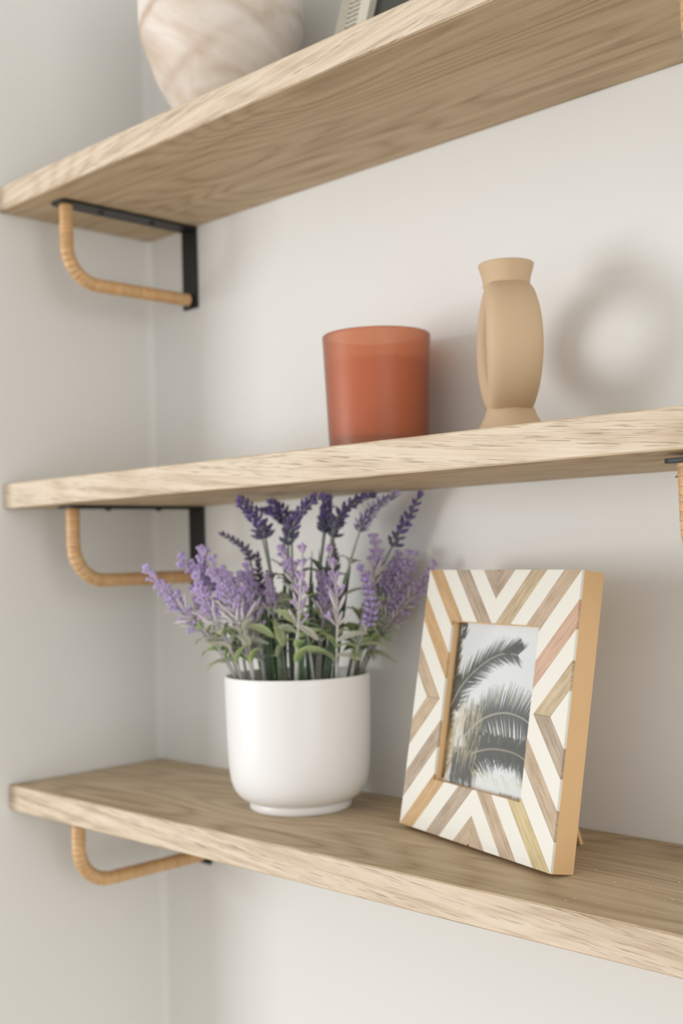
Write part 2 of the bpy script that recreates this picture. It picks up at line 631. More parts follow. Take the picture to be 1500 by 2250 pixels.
bracket(0.0750, UNDER['top'], 'rattan wrapped black bracket under the left end of the top shelf', 0.0790, 1)
bracket(0.0760, UNDER['middle'], 'rattan wrapped black bracket under the left end of the middle shelf, beside the lavender', 0.0750, 2)
bracket(0.0740, UNDER['bottom'], 'rattan wrapped black bracket under the left end of the lowest shelf', 0.0700, 3)
bracket(0.7570, UNDER['top'], 'rattan wrapped bracket of the top shelf at the upper right picture edge', 0.0770, 4)
bracket(0.7440, UNDER['middle'], 'rattan wrapped black bracket under the right end of the middle shelf', 0.0750, 5, math.radians(1.0))

# ------------------------------------------------------------------ white pot with lavender
PX, PY, PZ = 0.3143, -0.0814, TOPS['bottom']
plant = thing('potted_lavender', 'white footed pot of purple lavender on the lowest shelf', 'plant', (PX, PY, PZ))
bm = bmesh.new()
prof = [(0, 0.0015), (0.0405, 0.0015), (0.0415, 0.0), (0.0432, 0.0), (0.0447, 0.0012), (0.0452, 0.004), (0.0446, 0.0064), (0.0446, 0.0072), (0.0470, 0.0082)] + \
       rounded([(0.0470, 0.0082), (0.0545, 0.0125), (0.0608, 0.0235), (0.0628, 0.042), (0.0637, 0.070), (0.0646, 0.1155)], 2)[1:] + \
       [(0.0645, 0.1168), (0.0638, 0.1175), (0.0628, 0.1172), (0.0622, 0.1160), (0.0618, 0.100), (0.0618, 0.098), (0, 0.098)]
lathe(bm, prof, 128)
obj('pot', bm, M_pot, plant, True, 1.0)
bm = bmesh.new()
rg = random.Random(5)
lathe(bm, [(0, 0.1085), (0.012, 0.1088), (0.024, 0.108), (0.036, 0.1086), (0.048, 0.108), (0.0616, 0.1068), (0.0616, 0.0985), (0, 0.0985)], 48)
for v in bm.verts:
    if v.co.z > 0.106:
        v.co.z += rg.uniform(-0.0009, 0.0012)
obj('soil', bm, M_soil, plant)

SPR = [
    ((0.301, -0.1324, 1.3965), (0.3047, -0.1064, 1.3609), (0.3057, -0.0906, 1.2286), 'd'),
    ((0.2774, -0.077, 1.3952), (0.2889, -0.0646, 1.3734), (0.2959, -0.0718, 1.2286), 'd'),
    ((0.3531, -0.0911, 1.3965), (0.3276, -0.0964, 1.3602), (0.3134, -0.0823, 1.2286), 'd'),
    ((0.3406, -0.0605, 1.3965), (0.3259, -0.0543, 1.3688), (0.3028, -0.0498, 1.2286), 'd'),
    ((0.3743, -0.039, 1.3965), (0.3386, -0.0553, 1.3675), (0.3128, -0.0537, 1.2286), 'd'),
    ((0.406, -0.0416, 1.3965), (0.3686, -0.0525, 1.3641), (0.3322, -0.0622, 1.2286), 'w'),
    ((0.4125, -0.02, 1.3958), (0.3812, -0.0243, 1.3505), (0.3297, -0.0356, 1.2286), 'd'),
    ((0.247, -0.1096, 1.3664), (0.265, -0.0903, 1.341), (0.2744, -0.0802, 1.2286), 's'),
    ((0.2326, -0.1838, 1.3375), (0.2604, -0.1539, 1.2907), (0.2938, -0.1292, 1.2286), 'l'),
    ((0.2585, -0.1413, 1.3542), (0.2628, -0.1367, 1.2986), (0.2804, -0.1178, 1.2286), 'l'),
    ((0.2383, -0.1483, 1.347), (0.2669, -0.1176, 1.2956), (0.2769, -0.1068, 1.2286), 'l'),
    ((0.2883, -0.1534, 1.3435), (0.3015, -0.1392, 1.2875), (0.3113, -0.1286, 1.2286), 'l'),
    ((0.278, -0.135, 1.3359), (0.2971, -0.1146, 1.285), (0.2941, -0.103, 1.2286), 'l'),
    ((0.2697, -0.0999, 1.3379), (0.2779, -0.0911, 1.2922), (0.2847, -0.0838, 1.2286), 'l'),
    ((0.3278, -0.1109, 1.3521), (0.3381, -0.0998, 1.3134), (0.3461, -0.0912, 1.2286), 'p'),
    ((0.3522, -0.1067, 1.353), (0.3486, -0.1106, 1.2848), (0.3427, -0.1095, 1.2286), 'p'),
    ((0.3673, -0.0905, 1.3508), (0.3713, -0.0862, 1.2833), (0.3661, -0.0845, 1.2286), 'p'),
    ((0.3781, -0.0642, 1.3336), (0.3817, -0.0604, 1.2835), (0.3645, -0.0679, 1.2286), 'v'),
    ((0.3692, -0.0371, 1.3599), (0.3675, -0.039, 1.3148), (0.3536, -0.0539, 1.2286), 'p'),
    ((0.3847, -0.0206, 1.3443), (0.3612, -0.0237, 1.3061), (0.3338, -0.0332, 1.2286), 'k'),
    ((0.3977, -0.0212, 1.3449), (0.3686, -0.0231, 1.2979), (0.3247, -0.0304, 1.2286), 'k'),
    ((0.4256, -0.0207, 1.3337), (0.3872, -0.0251, 1.2922), (0.3423, -0.0376, 1.2286), 'k'),
    ((0.3162, -0.0353, 1.3564), (0.3174, -0.034, 1.3292), (0.3113, -0.0407, 1.2286), 's'),
    ((0.2697, -0.0853, 1.3471), (0.2716, -0.0832, 1.3124), (0.2801, -0.0741, 1.2286), 's'),
    ((0.3362, -0.0726, 1.3283), (0.3388, -0.0698, 1.294), (0.3344, -0.0745, 1.2286), 'l'),
    ((0.2742, -0.1611, 1.3296), (0.2863, -0.1481, 1.2857), (0.3016, -0.1317, 1.2286), 'l'),
    ((0.306, -0.1049, 1.3287), (0.3081, -0.1027, 1.2933), (0.3112, -0.0994, 1.2286), 'k'),
    ((0.3692, -0.0225, 1.3264), (0.3732, -0.0256, 1.286), (0.3498, -0.0434, 1.2286), 'k'),
    ((0.2372, -0.1641, 1.3138), (0.2564, -0.1435, 1.2807), (0.2788, -0.1194, 1.2286), 'l'),
]
SAGE = (0.58, 0.61, 0.49)
SAGEL = (0.72, 0.73, 0.64)
LIME = (0.56, 0.70, 0.27)
GREEN = (0.09, 0.20, 0.06)
DGREEN = (0.085, 0.11, 0.075)
STY = {  # floret base, tip colours, whorls, per whorl, length, width, out angle, stem colour
    'd': ((0.13, 0.115, 0.22), (0.19, 0.125, 0.38), 8, 5, 0.0084, 0.0036, 0.95, (0.22, 0.25, 0.21)),
    'w': ((0.17, 0.13, 0.32), (0.50, 0.44, 0.64), 11, 6, 0.0074, 0.0030, 0.95, (0.36, 0.39, 0.35)),
    's': ((0.15, 0.12, 0.20), (0.22, 0.15, 0.28), 8, 6, 0.0062, 0.0026, 0.9, (0.20, 0.22, 0.18)),
    'l': ((0.68, 0.61, 0.75), (0.56, 0.43, 0.74), 7, 5, 0.0100, 0.0036, 0.75, (0.42, 0.36, 0.46)),
    'p': ((0.66, 0.59, 0.68), (0.55, 0.42, 0.70), 6, 4, 0.0105, 0.0034, 0.62, (0.56, 0.53, 0.55)),
    'v': ((0.36, 0.22, 0.58), (0.50, 0.40, 0.70), 10, 7, 0.0064, 0.0044, 1.25, (0.42, 0.40, 0.40)),
    'k': ((0.58, 0.50, 0.60), (0.50, 0.38, 0.62), 8, 5, 0.0082, 0.0032, 0.8, (0.38, 0.33, 0.34)),
}
O = Vector((PX, PY, PZ))


def bez(B, M, T, n):
    """stem: up out of the pot, through M, on to T"""
    c = Vector((B.x * .75 + M.x * .25, B.y * .75 + M.y * .25, (B.z + M.z) / 2 + 0.004))
    pts = []
    for k in range(n):
        t = k / n
        pts.append(B * (1 - t) ** 2 + c * 2 * t * (1 - t) + M * t * t)
    m = max(4, n // 2)
    d0 = (M - c).normalized()
    c2 = M + d0 * ((T - M).length * 0.45)
    for k in range(m + 1):
        t = k / m
        pts.append(M * (1 - t) ** 2 + c2 * 2 * t * (1 - t) + T * t * t)
    return pts, n


def jit(c, rng, a=0.12):
    k = 1 + rng.uniform(-a, a)
    return tuple(min(1, x * k * (1 + rng.uniform(-a, a) * 0.4)) for x in c)


def keep(z, lim=1.3985 - PZ):
    return z


xr = random.Random(21)
for i in (0, 1, 2, 3, 4, 9, 10, 12, 13, 19, 20, 24, 27, 11):
    T_, M_, B_, ty_ = SPR[i]
    j = lambda v, a: tuple(c + xr.uniform(-a, a) for c in v)
    T2, M2, B2 = j(T_, 0.0075), j(M_, 0.006), j(B_, 0.007)
    T2 = (T2[0], min(T2[1], -0.02), min(T2[2] - 0.006, 1.3955))
    M2 = (M2[0], min(M2[1], -0.024), M2[2] - 0.004)
    SPR.append((T2, M2, (B2[0], B2[1], 1.2286), ty_))

rng = random.Random(11)
for si, (T, M, B, ty) in enumerate(SPR):
    T, M, B = Vector(T) - O, Vector(M) - O, Vector(B) - O
    B.z -= 0.004
    c0, c1, nw, per, fl, fwid, outa, sc = STY[ty]
    fl *= 1.2
    fwid *= 1.12
    pts, nb = bez(B, M, T, 14)
    sp = Soup()
    rad = [0.0014 - 0.0006 * k / len(pts) for k in range(len(pts))]
    low = GREEN if si in (5, 13, 26) else ((0.26, 0.29, 0.22) if ty in 'dsk' else (0.36, 0.39, 0.31))
    cols = []
    for k in range(len(pts)):
        f = min(1, k / nb)
        cols.append(tuple(low[i] * (1 - f) + sc[i] * f for i in range(3)) + (1,))
    if si in (4, 9, 15, 19, 24):
        rad = [r * 1.5 for r in rad]
    sp.tube(pts, rad, cols, 7)
    sprig = sp.build('lavender_sprig', M_stem, plant)
    # spike
    fr = frame_along(pts[nb:])
    seglen = [0]
    for a, b in zip(fr[:-1], fr[1:]):
        seglen.append(seglen[-1] + (b[0] - a[0]).length)
    tot = seglen[-1]
    s = Soup()
    for wi in range(nw):
        f = wi / (nw - 1)
        pos = f * (tot - fl * 0.55)
        k = 0
        while k < len(seglen) - 2 and seglen[k + 1] < pos:
            k += 1
        g = (pos - seglen[k]) / max(1e-6, seglen[k + 1] - seglen[k])
        p = fr[k][0].lerp(fr[min(k + 1, len(fr) - 1)][0], g)
        t_, a_, b_ = fr[k][1], fr[k][2], fr[k][3]
        ph = rng.uniform(0, 6.28)
        sz = (1.0 - 0.35 * f) if ty in 'dwsv' else (1.15 - 0.4 * f)
        gap = 1 if ty in 'dwsv' else rng.choice((0.85, 1.0, 1.1))
        pc = per if wi < nw - 2 else max(3, per - 1)
        for i in range(pc):
            th = ph + 2 * math.pi * i / pc + rng.uniform(-0.25, 0.25)
            rd = a_ * math.cos(th) + b_ * math.sin(th)
            oa = outa * (1 - 0.55 * f) + rng.uniform(-0.15, 0.15)
            d = t_ * math.cos(oa) + rd * math.sin(oa)
            q = p + rd * 0.0006
            ln = fl * sz * gap * rng.uniform(0.8, 1.15)
            if (q + d * ln).z + PZ > 1.3990:
                ln = max(0.002, (1.3990 - PZ - q.z) / max(0.05, d.z))
                ln = min(ln, fl)
            if (q + d * ln).y + PY > -0.004:
                continue
            if ty in 'lpk' and f < 0.3 and rng.random() < 0.6:
                # lower bracts are pale and leafy
                s.petal(q, d, ln * 1.35, fwid * 0.8, jit(SAGEL, rng), jit(c0, rng), 0.35, 5, rng.uniform(-0.25, 0.1))
            elif ty in 'lpk':
                # stalk that ends in two small lobes
                s.petal(q, d, ln, fwid * 0.72, jit(c0, rng), jit(c1, rng), 0.6, 5, rng.uniform(-0.12, 0.12))
                e = q + d * ln * 0.62
                for sg in (-1, 1):
                    dd = (d + b_.lerp(a_, rng.random()) * sg * 0.8).normalized()
                    s.petal(e, dd, ln * 0.42, fwid * 0.8, jit(c1, rng), jit(tuple(x * 1.15 for x in c1), rng), 0.6, 4)
            else:
                hi = c1
                if ty == 'd' and f < 0.25:
                    hi = (0.15, 0.15, 0.24)
                s.petal(q, d, ln, fwid * sz * rng.uniform(0.85, 1.1), jit(c0, rng, .2), jit(hi, rng, .25), 0.85, 6, rng.uniform(-0.1, 0.15))
                if ty == 'w' or (ty in 'dv' and rng.random() < 0.22):
                    s.petal(q + d * ln * 0.75 + rd * 0.0006, d, ln * 0.35, fwid * 0.6, (0.5, 0.45, 0.62), (0.68, 0.64, 0.74), 0.8, 4)
    tp, tt = fr[-1][0], fr[-1][1]
    room = (1.3990 - PZ - tp.z)
    s.petal(tp - tt * 0.003, tt, min(0.006, 0.003 + max(0.0005, room / max(0.2, tt.z))), fwid, c1, tuple(min(1, x * 1.3) for x in c1), 0.9, 6)
    spk = s.build('flower_spike', M_petal, sprig)
    # leaves on the stem between pot and spike
    pair = {'d': (0.36, 0.5, 0.72), 'w': (0.4, 0.6, 0.8), 's': (0.4, 0.6, 0.8)}.get(ty, (0.48, 0.68, 0.88))
    for lv in pair:
        k = int(lv * nb)
        p = pts[k]
        tv = (pts[k + 1] - pts[k]).normalized()
        ph = rng.uniform(0, 3.14)
        for sg in (0, math.pi):
            if rng.random() < 0.10:
                continue
            a_ = tv.orthogonal().normalized()
            b_ = tv.cross(a_)
            rd = a_ * math.cos(ph + sg) + b_ * math.sin(ph + sg)
            d = (rd * 0.85 + tv * rng.uniform(0.35, 1.0)).normalized()
            ln = rng.uniform(0.021, 0.032) * (1 if lv < 0.8 else 0.8)
            if ty in 'ds' and lv > 0.5:
                ln *= 0.75
            end = p + d * ln
            if end.y + PY > -0.006 or p.y + PY > -0.012 and rd.y > 0:
                d = (d - Vector((0, d.y * 1.2 + 0.3, 0))).normalized()
            r_ = rng.random()
            if ty in 'ds' and lv > 0.5:
                cb, ct, ed = (0.17, 0.20, 0.15), (0.24, 0.25, 0.21), None
            elif r_ < 0.35:
                cb, ct, ed = jit((0.50, 0.57, 0.37), rng), jit((0.54, 0.61, 0.38), rng), LIME
            elif r_ < 0.7:
                cb, ct, ed = jit(SAGE, rng), jit(SAGEL, rng), jit(SAGEL, rng)
            else:
                cb, ct, ed = jit((0.36, 0.50, 0.20), rng), jit((0.42, 0.57, 0.22), rng), LIME
            lf = Soup()
            lf.blade(p - d * 0.0006, d, tv, ln, ln * rng.uniform(0.34, 0.46), cb, ct, rng.uniform(0.1, 0.8), ed)
            lf.build('leaf', M_leaf, sprig)

# long upright dark leaves in the heart of the bunch
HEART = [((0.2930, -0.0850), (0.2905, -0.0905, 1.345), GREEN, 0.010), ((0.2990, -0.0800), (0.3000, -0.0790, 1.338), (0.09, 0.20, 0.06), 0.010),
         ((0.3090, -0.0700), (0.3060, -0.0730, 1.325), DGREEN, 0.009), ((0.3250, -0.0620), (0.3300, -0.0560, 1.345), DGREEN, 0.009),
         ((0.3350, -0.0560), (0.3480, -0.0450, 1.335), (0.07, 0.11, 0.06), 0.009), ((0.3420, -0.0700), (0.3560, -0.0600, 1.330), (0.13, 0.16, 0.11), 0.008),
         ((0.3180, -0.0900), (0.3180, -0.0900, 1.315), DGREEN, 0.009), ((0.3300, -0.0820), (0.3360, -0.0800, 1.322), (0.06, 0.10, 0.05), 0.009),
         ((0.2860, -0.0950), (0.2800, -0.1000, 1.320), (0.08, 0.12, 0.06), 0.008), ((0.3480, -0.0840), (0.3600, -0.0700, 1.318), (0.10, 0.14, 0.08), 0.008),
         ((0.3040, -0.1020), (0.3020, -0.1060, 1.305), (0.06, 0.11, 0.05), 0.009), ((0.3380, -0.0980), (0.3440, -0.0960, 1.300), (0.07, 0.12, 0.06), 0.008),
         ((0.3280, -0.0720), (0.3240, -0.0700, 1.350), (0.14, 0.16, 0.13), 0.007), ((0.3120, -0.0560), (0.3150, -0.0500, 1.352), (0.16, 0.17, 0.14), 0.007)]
for (bx, by), tip, c, wd in HEART:
    p = Vector((bx, by, 1.2275)) - O
    e = Vector(tip) - O
    lf = Soup()
    upv = Vector((0.6, -0.8, 0.0)) + Vector((rng.uniform(-.4, .4), rng.uniform(-.2, .2), 0))
    lf.blade(p, (e - p), upv, (e - p).length, wd * 0.8, tuple(x * 0.8 for x in c), c, 0.06, tuple(min(1, x * 1.35) for x in c), 0.0006, 9)
    lf.build('leaf_blade', M_leaf, plant)

# broad front leaves that arch over the rim side of the bunch
FRONT = [((0.321, -0.1035, 1.2658), (0.3168, -0.108, 1.2878), 0.010, 1), ((0.3227, -0.1164, 1.2747), (0.3082, -0.132, 1.2879), 0.0105, 1),
         ((0.3124, -0.1128, 1.2682), (0.2829, -0.1445, 1.2775), 0.009, 0), ((0.3434, -0.1089, 1.2729), (0.3569, -0.0944, 1.2839), 0.010, 1),
         ((0.3474, -0.1119, 1.2627), (0.3641, -0.094, 1.2647), 0.009, 1), ((0.3708, -0.0868, 1.2702), (0.3869, -0.0695, 1.2792), 0.009, 0),
         ((0.3701, -0.0876, 1.2586), (0.3838, -0.0728, 1.256), 0.0085, 0), ((0.3468, -0.1126, 1.2868), (0.337, -0.1231, 1.3008), 0.010, 1),
         ((0.3435, -0.1088, 1.2787), (0.3335, -0.1195, 1.2861), 0.009, 0), ((0.3000, -0.1250, 1.2660), (0.2880, -0.1390, 1.2880), 0.010, 1),
         ((0.2880, -0.1300, 1.2640), (0.2700, -0.1500, 1.2760), 0.009, 0), ((0.3600, -0.0990, 1.2720), (0.3480, -0.1120, 1.2860), 0.009, 0)]
for p, e, wd, k in FRONT:
    p, e = Vector(p) - O, Vector(e) - O
    lf = Soup()
    d = e - p
    lf.blade(p, d, Vector((0.35, -0.45, 0.8)), d.length * 1.15, wd, jit((0.50, 0.60, 0.33), rng) if k else jit(SAGE, rng), jit((0.50, 0.60, 0.35), rng) if k else jit(SAGEL, rng), rng.uniform(0.15, 0.5), LIME if k else SAGEL)
    lf.build('leaf', M_leaf, plant)

# ------------------------------------------------------------------ candle
CX, CY, CZ = 0.4002, -0.058, TOPS['middle']
candle = thing('candle', 'frosted terracotta glass jar candle on the middle shelf', 'candle', (CX, CY, CZ))
bm = bmesh.new()
prof = [(0, 0.0), (0.039, 0.0), (0.0417, 0.0014), (0.0425, 0.005), (0.0433, 0.017), (0.0449, 0.062), (0.0466, 0.1045), (0.0465, 0.1063), (0.0454, 0.1071), (0.0443, 0.1063), (0.0439, 0.1045), (0.0422, 0.062), (0.0407, 0.0195), (0.0375, 0.0165), (0, 0.0160)]
lathe(bm, prof, 128)
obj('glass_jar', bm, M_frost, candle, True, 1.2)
bm = bmesh.new()
lathe(bm, [(0, 0.0164), (0.0370, 0.0169), (0.0400, 0.0200), (0.0417, 0.062), (0.0426, 0.0825), (0.0424, 0.0838), (0.038, 0.0830), (0.02, 0.0824), (0, 0.0824)], 96)
obj('wax', bm, M_wax, candle, True, 1.0)
bm = bmesh.new()
lathe(bm, [(0, 0.0015), (0.040, 0.0018), (0.0412, 0.005), (0.0414, 0.0150), (0.039, 0.0157), (0, 0.0157)], 96)
obj('base_shade_disc', bm, M_base, candle, True, 1.0)  # dark disc added inside the jar, imitates the refracted darkness at its base
bm = bmesh.new()
lathe(bm, [(0, 0.0820), (0.0008, 0.0820), (0.0008, 0.0905), (0, 0.0908)], 10)
obj('wick', bm, M_slot, candle, True, 1.0)

# ------------------------------------------------------------------ ring vase
VX, VY, VZ = 0.5493, -0.070, TOPS['middle']
vase = thing('ring_vase', 'sand coloured clay ring vase with a hollow centre, right of the candle', 'vase', (VX, VY, VZ))
vase.rotation_euler.z = math.radians(43.5)  # local +y runs along the plane of the ring
bm = bmesh.new()
NA, NB = 96, 28
zc, Ro, Ri = 0.0745, 0.0515, 0.0262
rows = []
for i in range(NA):
    ph = 2 * math.pi * i / NA
    cs, sn = math.cos(ph), math.sin(ph)
    wdt = 0.0355 + 0.0060 * cs * cs
    row = []
    for j in range(NB):
        th = 2 * math.pi * j / NB
        n_ = 3.4
        cx_ = abs(math.cos(th)) ** (2 / n_) * (1 if math.cos(th) >= 0 else -1)
        sy_ = abs(math.sin(th)) ** (2 / n_) * (1 if math.sin(th) >= 0 else -1)
        rr = (Ro + Ri) / 2 + (Ro - Ri) / 2 * cx_
        row.append(bm.verts.new((wdt / 2 * sy_, rr * cs, zc + rr * sn)))
    rows.append(row)
for i in range(NA):
    for j in range(NB):
        a, b = rows[i], rows[(i + 1) % NA]
        bm.faces.new((a[j], a[(j + 1) % NB], b[(j + 1) % NB], b[j]))
obj('ring_body', bm, M_vase, vase, True, 1.2)
bm = bmesh.new()
lathe(bm, [(0, 0.1175), (0.0150, 0.1175), (0.0182, 0.1215), (0.0179, 0.1240), (0.0187, 0.1285), (0.0203, 0.1342), (0.0213, 0.1374), (0.0212, 0.1386), (0.0204, 0.1391), (0.0194, 0.1386), (0.0180, 0.133), (0.0160, 0.123), (0.0, 0.121)], 72)
obj('neck', bm, M_vase, vase, True, 1.2)
bm = bmesh.new()
lathe(bm, [(0, 0.0), (0.0285, 0.0), (0.0296, 0.0014), (0.0290, 0.0045), (0.0250, 0.0120), (0.0222, 0.0175), (0.0196, 0.0225), (0.0184, 0.0265), (0.0160, 0.0300), (0, 0.0300)], 72)
obj('foot', bm, M_vase, vase, True, 1.2)

# ------------------------------------------------------------------ marbled vase on the top shelf
marb = thing('marbled_vase', 'large round marbled stone vase on the top shelf', 'vase', (0.2455, -0.092, TOPS['top']))
bm = bmesh.new()
prof = [(0, 0.0), (0.030, 0.0)] + rounded([(0.030, 0.0), (0.037, 0.018), (0.050, 0.042), (0.0625, 0.063), (0.0705, 0.088), (0.0765, 0.104), (0.0778, 0.128), (0.077, 0.155), (0.068, 0.185), (0.050, 0.205), (0.042, 0.212), (0.040, 0.218)], 2)[1:] + \
    [(0.037, 0.219), (0.036, 0.214), (0.046, 0.200), (0.060, 0.18), (0.070, 0.15), (0.070, 0.12), (0.05, 0.06), (0, 0.02)]
lathe(bm, prof, 128)
obj('vase_body', bm, M_marble, marb, True, 1.2)

# ------------------------------------------------------------------ dark picture in a slotted ivory frame, leaning
TZ = TOPS['top']
fr2 = thing('picture_frame', 'dark picture in an ivory frame with slotted moulding on the top shelf', 'picture frame', (0.3755, -0.0955, TZ + 0.0005))
lean = math.radians(-18)
fr2.rotation_euler = (lean, 0, 0)
FW, FH = 0.20, 0.245


def bar_ring(name, m0, m1, y0, y1, mat, par):
    """four mitred members of a rectangular moulding between insets m0 and m1"""
    cs = [(0, 0), (FW, 0), (FW, FH), (0, FH)]
    sg = [(1, 1), (-1, 1), (-1, -1), (1, -1)]
    for i in range(4):
        j = (i + 1) % 4
        bm_ = bmesh.new()
        quad = [(cs[i][0] + sg[i][0] * m0, cs[i][1] + sg[i][1] * m0), (cs[j][0] + sg[j][0] * m0, cs[j][1] + sg[j][1] * m0),
                (cs[j][0] + sg[j][0] * m1, cs[j][1] + sg[j][1] * m1), (cs[i][0] + sg[i][0] * m1, cs[i][1] + sg[i][1] * m1)]
        a = [bm_.verts.new((x, y0, z)) for x, z in quad]
        b = [bm_.verts.new((x, y1, z)) for x, z in quad]
        bm_.faces.new(a)
        bm_.faces.new(b[::-1])
        for k in range(4):
            l = (k + 1) % 4
            bm_.faces.new((a[k], a[l], b[l], b[k]))
        obj(name, bm_, mat, par)


bar_ring('ribbed_moulding', 0.0, 0.0125, 0.0, 0.017, M_groove_shade, fr2)
bar_ring('slotted_moulding', 0.0125, 0.0265, 0.0030, 0.0135, M_slot, fr2)
bar_ring('inner_lip', 0.0265, 0.0385, -0.001, 0.015, M_ivory, fr2)
bm = bmesh.new()
box(bm, 0.036, FW - 0.036, 0.006, 0.009, 0.036, FH - 0.036)
obj('picture', bm, M_darkpic, fr2)
bm = bmesh.new()
box(bm, 0.001, FW - 0.001, 0.0125, 0.016, 0.001, FH - 0.001)
obj('backing', bm, M_slot, fr2)
# slats across the slotted member (left and right upright, top and bottom) and slanting ribs outside
sl = bmesh.new()
z = 0.016
while z < FH - 0.016:
    for x0 in (0.0127, FW - 0.0263):
        box(sl, x0, x0 + 0.0136, -0.0010, 0.004, z, z + 0.0021)
    z += 0.0050
x = 0.03
while x < FW - 0.03:
    for z0 in (0.0127, FH - 0.0263):
        box(sl, x, x + 0.0021, -0.0010, 0.004, z0, z0 + 0.0136)
    x += 0.0050
o = obj('slats', sl, M_ivory, fr2)
o['kind'] = 'stuff'
rb = bmesh.new()
z = 0.004
while z < FH - 0.006:
    for x0, sg in ((0.0004, 1), (FW - 0.0124, -1)):
        vs_ = []
        for yy in (-0.0010, 0.001):
            for (px, pz) in ((x0, z + (0 if sg > 0 else 0.006)), (x0 + 0.012, z + (0.006 if sg > 0 else 0)), (x0 + 0.012, z + 0.0014 + (0.006 if sg > 0 else 0)), (x0, z + 0.0014 + (0 if sg > 0 else 0.006))):
                vs_.append(rb.verts.new((px, yy, min(FH, pz))))
        a, b = vs_[:4], vs_[4:]
        rb.faces.new(a)
        rb.faces.new(b[::-1])
        for k in range(4):
            rb.faces.new((a[k], a[(k + 1) % 4], b[(k + 1) % 4], b[k]))
    z += 0.0034
x = 0.016
while x < FW - 0.022:
    for z0, sg in ((0.0004, 1), (FH - 0.0124, -1)):
        vs_ = [rb.verts.new((x + dx, yy, zz)) for yy in (-0.0010, 0.001) for dx, zz in
               ((0 if sg > 0 else 0.006, z0), (0.0014 + (0 if sg > 0 else 0.006), z0), (0.0014 + (0.006 if sg > 0 else 0), z0 + 0.012), (0.006 if sg > 0 else 0, z0 + 0.012))]
        a, b = vs_[:4], vs_[4:]
        rb.faces.new(a)
        rb.faces.new(b[::-1])
        for k in range(4):
            rb.faces.new((a[k], a[(k + 1) % 4], b[(k + 1) % 4], b[k]))
    x += 0.0034
o = obj('ribs', rb, M_ivory, fr2)
o['kind'] = 'stuff'

# ------------------------------------------------------------------ inlaid picture frame
W, H, D = 0.1907, 0.2069, 0.0199
FY, FT = -0.2766, 0.1803
fr1 = thing('inlaid_picture_frame', 'bone and wood chevron inlay picture frame with a palm frond photograph', 'picture frame',
            (0.6274 - W * math.cos(FY), -0.1218 - W * math.sin(FY), TOPS['bottom'] + 0.0002))
fr1.rotation_euler = (Matrix.Rotation(FY, 3, 'Z') @ Matrix.Rotation(-FT, 3, 'X')).to_euler()
U0, U1, V0, V1 = 0.0405, 0.1515, 0.0410, 0.1655
IT = 0.0022   # thickness of the inlay
yb = -(D - IT)


def prism(bm, poly, y0, y1, mat=0):
    a = [bm.verts.new((u, y0, v)) for u, v in poly]
    b = [bm.verts.new((u, y1, v)) for u, v in poly]
    fs = [bm.faces.new(a), bm.faces.new(b[::-1])]
    n = len(poly)
    for k in range(n):
        fs.append(bm.faces.new((a[k], a[(k + 1) % n], b[(k + 1) % n], b[k])))
    for f in fs:
        f.material_index = mat


# board body, four sides around the opening
bm = bmesh.new()
for poly in ([(0, 0), (W, 0), (U1, V0), (U0, V0)], [(W, 0), (W, H), (U1, V1), (U1, V0)], [(W, H), (0, H), (U0, V1), (U1, V1)], [(0, H), (0, 0), (U0, V0), (U0, V1)]):
    prism(bm, poly, yb, 0.0)
bmesh.ops.remove_doubles(bm, verts=bm.verts[:], dist=1e-6)
obj('frame_body', bm, M_mdf, fr1)
bm = bmesh.new()
prism(bm, [(U0 - 0.006, V0 - 0.006), (U1 + 0.006, V0 - 0.006), (U1 + 0.006, V1 + 0.006), (U0 - 0.006, V1 + 0.006)], 0.0, 0.0022)
obj('back_board', bm, M_mdf, fr1)


def clip(poly, a, b, c):
    """keep a*u + b*v <= c"""
    out = []
    n = len(poly)
    for i in range(n):
        p, q = poly[i], poly[(i + 1) % n]
        dp, dq = a * p[0] + b * p[1] - c, a * q[0] + b * q[1] - c
        if dp <= 0:
            out.append(p)
        if (dp < 0) != (dq < 0) and abs(dp - dq) > 1e-12:
            t = dp / (dp - dq)
            out.append((p[0] + (q[0] - p[0]) * t, p[1] + (q[1] - p[1]) * t))
    return out


def parea(p):
    return abs(sum(p[i][0] * p[(i + 1) % len(p)][1] - p[(i + 1) % len(p)][0] * p[i][1] for i in range(len(p)))) / 2


K = 0.893
P0, PW, PP = 0.0003, 0.0186, 0.0375
